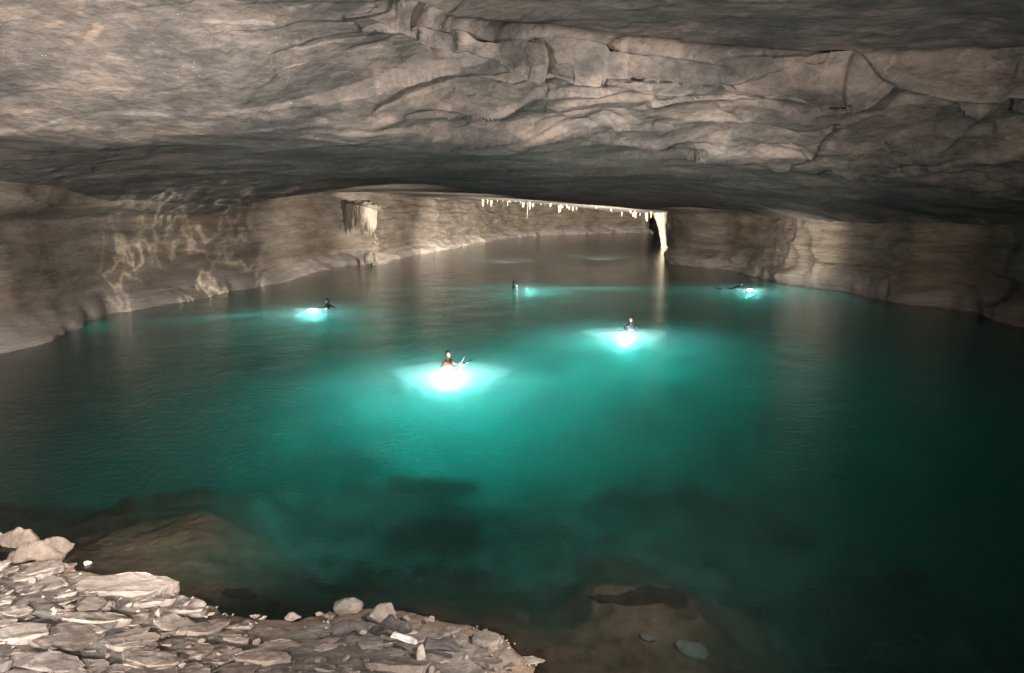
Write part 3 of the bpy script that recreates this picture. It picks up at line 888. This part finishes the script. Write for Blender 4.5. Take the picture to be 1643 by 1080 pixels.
for i, (X, Yt, Lp, wp, D, lab) in enumerate(ST):
    tip = at_d(X, Yt, D)
    top = roof(tip.x, tip.y) + 0.15
    sc = D / F_
    Lm = max(top - tip.z, Lp * sc)
    o = link('stalactite', cone_mesh('stalactite', Lm, wp * sc / 2 * 1.2, 40 + i, 10, 14, 0.8, 0.2), M_calc)
    o.location = (tip.x, tip.y, tip.z + Lm)
    tag(o, lab, 'stalactite', 'stalactites hanging from the far roof')

rnd = random.Random(4)
for i in range(28):
    X = rnd.uniform(770, 1045)
    D = 98
    tip = at_d(X, np.interp(X, [770, 900, 1045], [322, 331, 347]), D + rnd.uniform(-8, 6))
    top = roof(tip.x, tip.y)
    L_ = 0.12 + 0.95 * rnd.random() ** 2.5
    o = link('stalactite', cone_mesh('stalactite', L_ + .1, rnd.uniform(.10, .30), 300 + i, 8, 8, 0.8, 0.25), M_calc)
    o.location = (tip.x, tip.y, top + .1)
    tag(o, 'tiny pale stub of dripstone in the ragged fringe of the far roof', 'stalactite', 'tiny stubs of the far roof fringe')

# dripstone curtain on the left wall
cp = at_d(588, 340, 70)
root = bpy.data.objects.new('flowstone_curtain', None); S.collection.objects.link(root)
root.location = cp
tag(root, 'large dripstone curtain with a bright white right edge on the left wall', 'flowstone')
sc = 70 / F_
rnd = random.Random(21)
for i in range(34):
    f = i / 33
    X = 546 + 56 * f
    Yb = 362 + 6 * math.sin(f * 9) + rnd.uniform(-10, 8) + (4 if f > 0.8 else 0)
    D = 72.5 - 4.0 * math.sin(f * 2.6)
    b = at_d(X, Yb, D)
    topz = at_d(X, 326 + 10 * f * f, D).z
    wp = rnd.uniform(3.0, 7.0)
    o = link('stalactite', cone_mesh('stalactite', topz - b.z, wp * sc / 2 * 1.5, 80 + i, 10, 14, 0.55, 0.3), M_calc, root)
    o.location = Vector((b.x, b.y, topz)) - cp


def blob(name, c, r, seed, mat, parent=None, squash=(1, 1, 1), amp=0.25, fac=0.5):
    bm = bmesh.new(); bmesh.ops.create_icosphere(bm, subdivisions=5, radius=1)
    co = np.array([v.co[:] for v in bm.verts])
    me = bpy.data.meshes.new(name); bm.to_mesh(me); bm.free()
    pr = co * np.array(squash) * r
    dd = (facets(pr + seed, r * fac, seed, 0.8, 0.8) - 0.3) * amp * r + fbm(pr + seed, r * 0.3, 4, seed) * amp * 0.3 * r
    pr = pr + co * dd[:, None]
    me.vertices.foreach_set('co', pr.astype(np.float32).ravel())
    me.polygons.foreach_set('use_smooth', np.ones(len(me.polygons), dtype=bool))
    o = link(name, me, mat, parent)
    o.location = Vector(c) - (parent.location if parent else Vector((0, 0, 0)))
    return o


blob('flowstone_mass', at_d(576, 332, 73), 1.0, 5, M_calc, root, (2.3, 1.6, 0.6), 0.3)
blob('flowstone_apron', at_d(572, 392, 73.5), 1.0, 6, M_calc, root, (2.4, 1.6, 2.0), 0.35)

o = blob('boulder', at_d(592, 415, 69), 1.0, 8, M_calc, None, (0.5, 0.6, 0.75), 0.25); tag(o, 'rounded tan boulder in the water at the foot of the dripstone, left one', 'boulder', 'boulders below the dripstone')
o = blob('boulder', at_d(602, 416, 69.5), 1.0, 9, M_calc, None, (0.5, 0.5, 0.65), 0.25); tag(o, 'conical tan boulder in the water at the foot of the dripstone, right one', 'boulder', 'boulders below the dripstone')

# white pillar at the right end of the far gallery
pb = at_z(1066, 398, 0)
Dp = pb.y
bm = bmesh.new(); rings = []
prof = [(-1.0, .55), (0.0, .60), (0.15, .68), (0.3, .5), (0.6, .50), (1.4, .55), (2.2, .62), (3.0, .70), (3.6, .85), (4.2, 1.1), (6.2, 1.4)]
rr = random.Random(3); sg = 22
pz = np.linspace(-1, 6.2, 60); pr_ = 0.8 * np.interp(pz, [a for a, b in prof], [b for a, b in prof])
for z, r in zip(pz, pr_):
    rings.append([bm.verts.new((-0.16 * z + math.cos(6.2832 * k / sg) * r * (1 + 0.09 * math.sin(k * 2.2) + 0.05 * math.sin(z * 5 + k)), math.sin(6.2832 * k / sg) * r * 1.1 * (1 + 0.08 * math.sin(k * 3.1)), z)) for k in range(sg)])
for i in range(len(rings) - 1):
    for k in range(sg):
        bm.faces.new([rings[i][k], rings[i][(k + 1) % sg], rings[i + 1][(k + 1) % sg], rings[i + 1][k]])
bm.faces.new(rings[0][::-1]); bm.faces.new(rings[-1])
me = bpy.data.meshes.new('stone_pillar'); bm.to_mesh(me); bm.free()
me.polygons.foreach_set('use_smooth', np.ones(len(me.polygons), dtype=bool))
o = link('stone_pillar', me, M_calc); o.location = (pb.x, pb.y, 0)
tag(o, 'bright white dripstone pillar standing in the water at the end of the right wall', 'pillar')

# ------------------------------------------------------------------ people
def skin_mesh(name, chains, mat, root_i=0, sub=1):
    """chains: list of [(pos, radius), ...]; a chain whose first point repeats an earlier one joins there"""
    me = bpy.data.meshes.new(name)
    vs, rs, es = [], [], []
    def idx(p, r):
        for i, v in enumerate(vs):
            if (Vector(v) - Vector(p)).length < 1e-5: return i
        vs.append(p); rs.append(r); return len(vs) - 1
    for ch in chains:
        prev = None
        for p, r in ch:
            i = idx(tuple(p), r)
            if prev is not None and (prev, i) not in es and (i, prev) not in es: es.append((prev, i))
            prev = i
    me.from_pydata(vs, es, [])
    o = bpy.data.objects.new(name, me); S.collection.objects.link(o)
    md = o.modifiers.new('skin', 'SKIN'); md.use_smooth_shade = True
    for i, sv in enumerate(me.skin_vertices[0].data):
        r = rs[i]; sv.radius = r if isinstance(r, tuple) else (r, r)
        sv.use_root = (i == root_i)
    m2 = o.modifiers.new('sub', 'SUBSURF'); m2.levels = sub; m2.render_levels = sub
    dg = bpy.context.evaluated_depsgraph_get(); dg.update()
    me2 = bpy.data.meshes.new_from_object(o.evaluated_get(dg))
    bpy.data.objects.remove(o)
    me2.name = name; me2.materials.clear(); me2.materials.append(mat)
    return me2


def head_parts(root, c, face, mat_skin, scale=1.0):
    """head with brow, nose, chin, ears, eyes; face = yaw in radians of the gaze (0 = +x)"""
    bm = bmesh.new(); bmesh.ops.create_icosphere(bm, subdivisions=4, radius=1)
    for v in bm.verts:
        x, y, z = v.co
        w = 1.0 - 0.22 * max(0, -z) ** 1.5
        X, Y, Z = x * 0.098 * (1 - 0.06 * max(0, -z)), y * 0.076 * w, z * 0.118
        if x > 0.5:
            g = lambda a, b, s1, s2: math.exp(-((y - a) / s1) ** 2 - ((z - b) / s2) ** 2)
            X += 0.024 * g(0, -0.12, 0.13, 0.2) + 0.012 * g(0, -0.72, 0.3, 0.15) + 0.007 * g(0, 0.28, 0.6, 0.12) + 0.006 * g(0, -0.45, 0.25, 0.06)
            X -= 0.012 * (g(0.38, 0.08, 0.16, 0.12) + g(-0.38, 0.08, 0.16, 0.12)) + 0.005 * g(0, -0.5, 0.25, 0.03)
        v.co = (X, Y, Z)
    for s in (-1, 1):
        r = bmesh.ops.create_icosphere(bm, subdivisions=2, radius=1)
        for v in r['verts']: v.co = Vector((v.co.x * 0.018 - 0.005, v.co.y * 0.010 + s * 0.078, v.co.z * 0.032))
    me = bpy.data.meshes.new('head'); bm.to_mesh(me); bm.free()
    me.polygons.foreach_set('use_smooth', np.ones(len(me.polygons), dtype=bool))
    h = link('head', me, mat_skin, root); h.location = c; h.rotation_euler = (0, 0, face); h.scale = (scale,) * 3
    bm = bmesh.new(); bmesh.ops.create_icosphere(bm, subdivisions=4, radius=1)
    rr = random.Random(7)
    for v in bm.verts:
        x, y, z = v.co
        k = 1.10 + rr.uniform(-.02, .03)
        if x > 0.35 and z < 0.45: k = 0.90
        if z < -0.25: k *= 0.9
        v.co = Vector((x * 0.098 * k - 0.006, y * 0.080 * k, z * 0.118 * k + 0.006))
    me = bpy.data.meshes.new('hair'); bm.to_mesh(me); bm.free()
    me.polygons.foreach_set('use_smooth', np.ones(len(me.polygons), dtype=bool))
    hr = link('hair', me, M_hair, h)
    return h


def fin(root, a, b, w=0.11):
    """swim fin from ankle a to tip b"""
    a, b = Vector(a), Vector(b); u = (b - a); s = u.cross(Vector((0, 0, 1)))
    s = s.normalized() if s.length > 1e-3 else Vector((0, 1, 0)); t = s.cross(u).normalized()
    bm = bmesh.new(); rings = []
    for f, ww, th in ((0, .045, .04), (.2, .055, .045), (.4, .05, .03), (.55, .07, .014), (.85, w, .008), (1, w * .92, .005)):
        c = u * f
        rings.append([bm.verts.new(c + s * ww * x + t * th * y) for x, y in ((-1, -1), (-.5, -1.3), (.5, -1.3), (1, -1), (1, 1), (.5, 1.3), (-.5, 1.3), (-1, 1))])
    for i in range(len(rings) - 1):
        for k in range(8): bm.faces.new([rings[i][k], rings[i][(k + 1) % 8], rings[i + 1][(k + 1) % 8], rings[i + 1][k]])
    bm.faces.new(rings[0][::-1]); bm.faces.new(rings[-1])
    bmesh.ops.recalc_face_normals(bm, faces=bm.faces[:])
    me = bpy.data.meshes.new('swim_fin'); bm.to_mesh(me); bm.free()
    o = link('swim_fin', me, M_fin, root); o.location = a
    return o


def swimmer(loc, joints, face, label, suit, skin=M_skin, fins=True, scale=1.15):
    """joints: dict of local positions: pel, chest, neck, head, and for l/r: sh, el, wr, hip, kn, an, toe"""
    J = {k: Vector(v) for k, v in joints.items()}
    root = bpy.data.objects.new('person', None); S.collection.objects.link(root)
    root.location = loc; root.scale = (scale,) * 3
    tag(root, label, 'person', 'swimmers with lamps in the lake')
    ch = [[(J['pel'], (.15, .12)), (J['pel'].lerp(J['chest'], .5), (.135, .11)), (J['chest'], (.17, .125)), (J['chest'].lerp(J['neck'], .6), (.12, .09)), (J['neck'], .058), (J['neck'].lerp(J['head'], .45), .054)]]
    for s in 'lr':
        ch.append([(J['chest'], .17), (J['sh' + s], .068), (J['sh' + s].lerp(J['el' + s], .5), .056), (J['el' + s], .045), (J['wr' + s], .03)])
        w, e = J['wr' + s], J['el' + s]
        u = (w - e).normalized(); sd = u.cross(Vector((0, 0, 1)));
        sd = sd.normalized() if sd.length > .1 else Vector((0, 1, 0))
        dn = u.cross(sd).normalized()
        if dn.z > 0: dn = -dn
        palm = w + u * .07
        ch.append([(w, .03), (palm, .034)])
        for k, (o_, l) in enumerate(((-.033, .06), (-.012, .075), (.012, .07), (.032, .055))):
            r0 = palm + sd * o_ + u * .02
            ch.append([(palm, .034), (r0, .010), (r0 + u * l * .5 + dn * .012, .009), (r0 + u * l * .85 + dn * .035, .008)])
        tb = w + u * .03 - sd * .035
        ch.append([(w, .03), (tb, .012), (tb + u * .035 - sd * .015 + dn * .015, .010)])
        ch.append([(J['pel'], .15), (J['hip' + s], .095), (J['hip' + s].lerp(J['kn' + s], .5), .078), (J['kn' + s], .058), (J['kn' + s].lerp(J['an' + s], .4), .055), (J['an' + s], .036), (J['toe' + s], .03)])
    me = skin_mesh('body', ch, suit)
    body = link('body', me, None, root)
    head_parts(root, J['head'], face, skin)
    if fins:
        for s in 'lr':
            a = J['an' + s]; t = J['toe' + s]; fin(root, a, t + (t - a).normalized() * .30, 0.09)
    return root


def dive_lamp(loc, aim, label):
    """hand lamp: body, head and glowing lens"""
    root = bpy.data.objects.new('dive_lamp', None); S.collection.objects.link(root); root.location = loc
    root.rotation_euler = Vector(aim).to_track_quat('-Z', 'Y').to_euler()
    tag(root, label, 'dive lamp', 'lamps carried by the swimmers')
    def lathe(name, prof, mat):
        bm = bmesh.new(); rings = [[bm.verts.new((math.cos(6.2832 * k / 16) * r, math.sin(6.2832 * k / 16) * r, z)) for k in range(16)] for z, r in prof]
        for i in range(len(rings) - 1):
            for k in range(16): bm.faces.new([rings[i][k], rings[i + 1][k], rings[i + 1][(k + 1) % 16], rings[i][(k + 1) % 16]])
        bm.faces.new(rings[0]); bm.faces.new(rings[-1][::-1])
        bmesh.ops.recalc_face_normals(bm, faces=bm.faces[:])
        me = bpy.data.meshes.new(name); bm.to_mesh(me); bm.free()
        return link(name, me, mat, root)
    lathe('handle', [(.22, .012), (.21, .02), (.04, .02), (.03, .024)], M_metal)
    lathe('lamp_head', [(.03, .024), (.0, .045), (-.04, .048), (-.045, .042)], M_metal)
    lathe('lens', [(-.046, .040), (-.050, .036), (-.052, .02)], M_lens)
    return root


def base_joints(torso_up=0.22, lean=(0, 0), face=0.0, legs='back', arms=None):
    """upright floating figure facing `face` radians; shoulders sit torso_up above the water"""
    f = Vector((math.cos(face), math.sin(face), 0)); r = Vector((f.y, -f.x, 0))
    ch = Vector((0, 0, torso_up - 0.12)); lean = Vector((lean[0], lean[1], 0))
    pel = ch - Vector((0, 0, .36)) - lean * .6
    nk = ch + Vector((0, 0, .17)) + lean * .2
    J = dict(pel=pel, chest=ch, neck=nk, head=nk + Vector((0, 0, .17)) + f * .03)
    for s, g in (('l', -1), ('r', 1)):
        J['sh' + s] = ch + r * g * .2 + Vector((0, 0, .10))
        J['hip' + s] = pel + r * g * .1 - Vector((0, 0, .08))
        J['el' + s] = J['sh' + s] + r * g * .12 + f * .12 - Vector((0, 0, .22))
        J['wr' + s] = J['el' + s] + f * .2 - r * g * .06 - Vector((0, 0, .02))
        J['kn' + s] = J['hip' + s] + f * .15 - Vector((0, 0, .42))
        J['an' + s] = J['kn' + s] - f * .15 - Vector((0, 0, .40))
        J['toe' + s] = J['an' + s] + f * .08 - Vector((0, 0, .12))
    return J


def V(*a): return Vector(a)


# 1: near centre, reclining with the feet out to the right
p1 = at_z(718, 584, 0)
J = base_joints(0.12, (0, 0), -0.6)
for s, dy, k in (('l', .12, 0), ('r', -.10, 1)):
    J['hip' + s] = J['pel'] + V(.12, dy, .02)
    J['kn' + s] = V(.42, dy * 1.4 + .05, -.02 if k else .02)
    J['an' + s] = V(.52 if k else .44, dy * 1.6, -.22)
    J['toe' + s] = V(.60 if k else .50, dy * 1.6, -.20)
J['anl'] = V(.42, .16, -.06); J['toel'] = V(.46, .16, .02); J['anr'] = V(.50, -.1, -.04); J['toer'] = V(.60, -.1, 0.02)
J['knl'] = V(.36, .14, -.42); J['knr'] = V(.40, -.1, -.42)
J['elr'] = J['shr'] + V(-.05, -.16, -.22); J['wrr'] = J['elr'] + V(.22, -.08, -.06)
swimmer(p1, J, -0.6, 'swimmer in an orange vest nearest the camera with both fins raised to the right', M_vest)
# 2: left, lamp in the outstretched hand
p2 = at_z(526, 494, 0)
J = base_joints(0.16, (0, 0), math.pi)
J['shl'] = J['chest'] + V(0, -.2, .08); J['ell'] = V(-.28, -.22, .0); J['wrl'] = V(-.5, -.2, .03)
J['elr'] = V(.26, .1, .04); J['wrr'] = V(.46, .08, -.06)
swimmer(p2, J, math.pi, 'dark swimmer on the left holding a lit lamp out to the left', M_suit, M_suit)
# 3: right of the centre, seen from the front, one arm out to the right
p3 = at_z(1012, 527, 0)
J = base_joints(0.17, (0, 0), -math.pi / 2)
J['shr'], J['shl'] = J['chest'] + V(-.2, 0, .06), J['chest'] + V(.2, 0, .06)
J['ell'] = V(.30, -.02, .04); J['wrl'] = V(.42, -.03, -.04)
J['elr'] = V(-.30, -.08, -.06); J['wrr'] = V(-.22, -.30, -.14)
swimmer(p3, J, -math.pi / 2, 'swimmer right of the centre with broad dark shoulders and one arm stretched right', M_suit)
# 4: far right, lying prone with the feet behind to the left
p4 = at_z(1184, 463, 0)
J = dict(pel=V(-.42, 0, -.08), chest=V(-.02, 0, .06), neck=V(.13, 0, .17), head=V(.2, 0, .32))
for s, g in (('l', 1), ('r', -1)):
    J['sh' + s] = V(.04, .19 * g, .10); J['el' + s] = V(.24, .24 * g, .02); J['wr' + s] = V(.46, .2 * g, -.02)
    J['hip' + s] = V(-.5, .1 * g, -.1); J['kn' + s] = V(-.86, .12 * g, -.16); J['an' + s] = V(-1.16, .13 * g, -.02 - .03 * g); J['toe' + s] = V(-1.26, .13 * g, .0)
swimmer(p4, J, 0.0, 'dark swimmer at the far right lying flat with the head raised and fins behind', M_suit, M_suit)
# 5: far centre, only the head and shoulders out
p5 = at_z(824, 461, 0)
J = base_joints(0.06, (0, 0), 0.0)
swimmer(p5, J, 0.0, 'farthest swimmer near the middle with only the head showing beside a small light', M_suit, M_suit)

WHITE = (0.95, 1.0, 0.98)


def diver_light(base, off, power, label, aim=(0.1, -.2, -1), cone=None, color=WHITE, size=0.20):
    loc = base + Vector(off)
    dive_lamp(loc, aim, label)
    a = Vector(aim).normalized()
    lp = loc + a * 0.10
    if cone: return lamp('lamp_light', 'SPOT', lp, power, color, size, lp + a, cone, 0.7)
    return lamp('lamp_light', 'POINT', lp, power, color, size)


diver_light(p1, (.12, -.85, -.45), 8500, 'lamp glowing under the swimmer in the orange vest', (0, -.12, -1))
diver_light(p2, (-.80, -.25, -.42), 3000, 'lamp in the hand of the dark swimmer on the left', (0, -.12, -1))
lamp('beam_light', 'SPOT', p2 + V(-.9, -.35, -.14), 26000, WHITE, 0.04, p2 + V(-7, -2.4, -1.9), 24, 0.9)
diver_light(p3, (-.42, -.85, -.45), 7000, 'lamp glowing under the swimmer right of the centre', (-.1, -.3, -1))
diver_light(p4, (.80, -.2, -.42), 2500, 'lamp glowing in front of the swimmer at the far right', (0, -.12, -1))
diver_light(p5, (.20, -.1, .10), 0.3, 'small bright lamp beside the head of the farthest swimmer', (1, -.3, -.1), size=0.03)
lamp('beam_light', 'POINT', p5 + V(1.1, .1, -.6), 2400, (0.7, 1, 0.95), 0.02)  # added point light without a lamp, giving the pool of glow
lamp('beam_light', 'SPOT', p5 + V(.3, -.1, -.15), 70000, (0.7, 1, 0.95), 0.04, p5 + V(8, .2, -1.0), 22, 0.9)
lamp('beam_light', 'SPOT', p5 + V(-.3, -.1, -.15), 26000, (0.7, 1, 0.95), 0.04, p5 + V(-8, -.2, -1.3), 22, 0.9)

m = bpy.data.materials.new('glow_scatter'); m.use_nodes = True; nt = m.node_tree; nt.nodes.clear()  # added scattering volumes that widen the white glow around the lamps
_o = nt.nodes.new('ShaderNodeOutputMaterial'); _v = N(nt, 'ShaderNodeVolumeScatter'); _v.inputs['Color'].default_value = (1, 1, 1, 1)
_v.inputs['Density'].default_value = 0.30; nt.links.new(_v.outputs[0], _o.inputs['Volume'])
for base, off, r in ((p1, (.25, -1.2, -.47), 2.1), (p3, (-.42, -1.1, -.47), 2.0), (p2, (-.9, -.4, -.44), 1.0), (p4, (.9, -.3, -.44), 1.0)):
    bm = bmesh.new(); bmesh.ops.create_icosphere(bm, subdivisions=4, radius=1)
    for v in bm.verts: v.co = Vector((v.co.x * r * (1 + .15 * math.sin(v.co.y * 4)), v.co.y * r, v.co.z * .38))
    me = bpy.data.meshes.new('glow_cloud'); bm.to_mesh(me); bm.free()
    o = link('glow_cloud', me, m); o.location = base + Vector(off)
    tag(o, kind='stuff')

# helpers' lamps implied by the lit far roof, pillar and dripstone; no fixtures shown
WARM = (1.0, 0.91, 0.78)
lamp('gallery_spot', 'SPOT', (-1, 72, 2.0), 170000, WARM, 0.3, (4, 124, -12), 100, 1.0)
lamp('gallery_spot', 'SPOT', (10, 76, 2.0), 200000, WARM, 0.3, (14, 130, -10), 95, 1.0)
lamp('gallery_spot', 'SPOT', (-2, 49, 2.6), 22000, WARM, 0.3, (-16, 63, 2.2), 80, 1.0)  # added unseen fill for the wall left of the curtain
lamp('gallery_spot', 'SPOT', (1, 64, 1.8), 36000, WARM, 0.2, (-12, 82, 0.5), 90, 1.0)  # added unseen fill for the near stretch of the far wall
lamp('pillar_lamp', 'SPOT', (pb.x + 1.6, pb.y - 6.5, 1.6), 1900, WARM, 0.1, (pb.x, pb.y, 2.0), 32, 0.6)
lamp('curtain_lamp', 'SPOT', cp + V(4.2, -3.0, -0.6), 2200, WARM, 0.1, cp + V(0.3, 0, -.2), 50, 0.8)


def caustic_lamp(loc, target, power, cone, scale, seed, thin=0.10, color=(1, 0.9, 0.68)):
    """light thrown up by the rippled lake: a spot whose strength varies like a net of caustics"""
    o = lamp('ripple_light', 'SPOT', loc, power, color, 0.10, target, cone, 1.0)
    d = o.data; d.use_nodes = True; nt = d.node_tree; L = nt.links.new
    em = nt.nodes['Emission']
    tc = N(nt, 'ShaderNodeTexCoord')
    no = N(nt, 'ShaderNodeTexNoise', i_Scale=scale * 0.8, i_Detail=3.0)
    mp = N(nt, 'ShaderNodeMapping'); mp.inputs['Location'].default_value = (seed, seed * .7, 0); mp.inputs['Scale'].default_value = (1.0, .8, 1)
    L(tc.outputs['Normal'], mp.inputs[0]); L(mp.outputs[0], no.inputs[0])
    w = mixc(nt, 0.30, mp.outputs[0], no.outputs[1]); 
    v = N(nt, 'ShaderNodeTexVoronoi', i_Scale=scale); v.feature = 'DISTANCE_TO_EDGE'; L(w, v.inputs[0])
    r = ramp(nt, v.outputs['Distance'], [(0.0, 1.0), (thin * .35, 0.32), (thin, 0.04), (0.45, 0.0)])
    n2 = N(nt, 'ShaderNodeTexNoise', i_Scale=scale * 0.55, i_Detail=2.0); L(mp.outputs[0], n2.inputs[0])
    g = ramp(nt, n2.outputs[0], [(0.38, 0.05), (0.58, 1.0)])
    mu = N(nt, 'ShaderNodeMath', operation='MULTIPLY'); L(r, mu.inputs[0]); L(g, mu.inputs[1])
    L(mu.outputs[0], em.inputs['Strength'])
    return o


caustic_lamp((-12.0, 36.5, 0.25), at_d(335, 425, 47), 22000, 100, 7.5, 3.1, 0.11)
lamp('bulge_spot', 'SPOT', (15.0, 44.5, 1.6), 8000, WARM, 0.1, at_d(1292, 385, 52), 46, 1.0)  # added unseen spot, grazing the bulge to bring out its relief
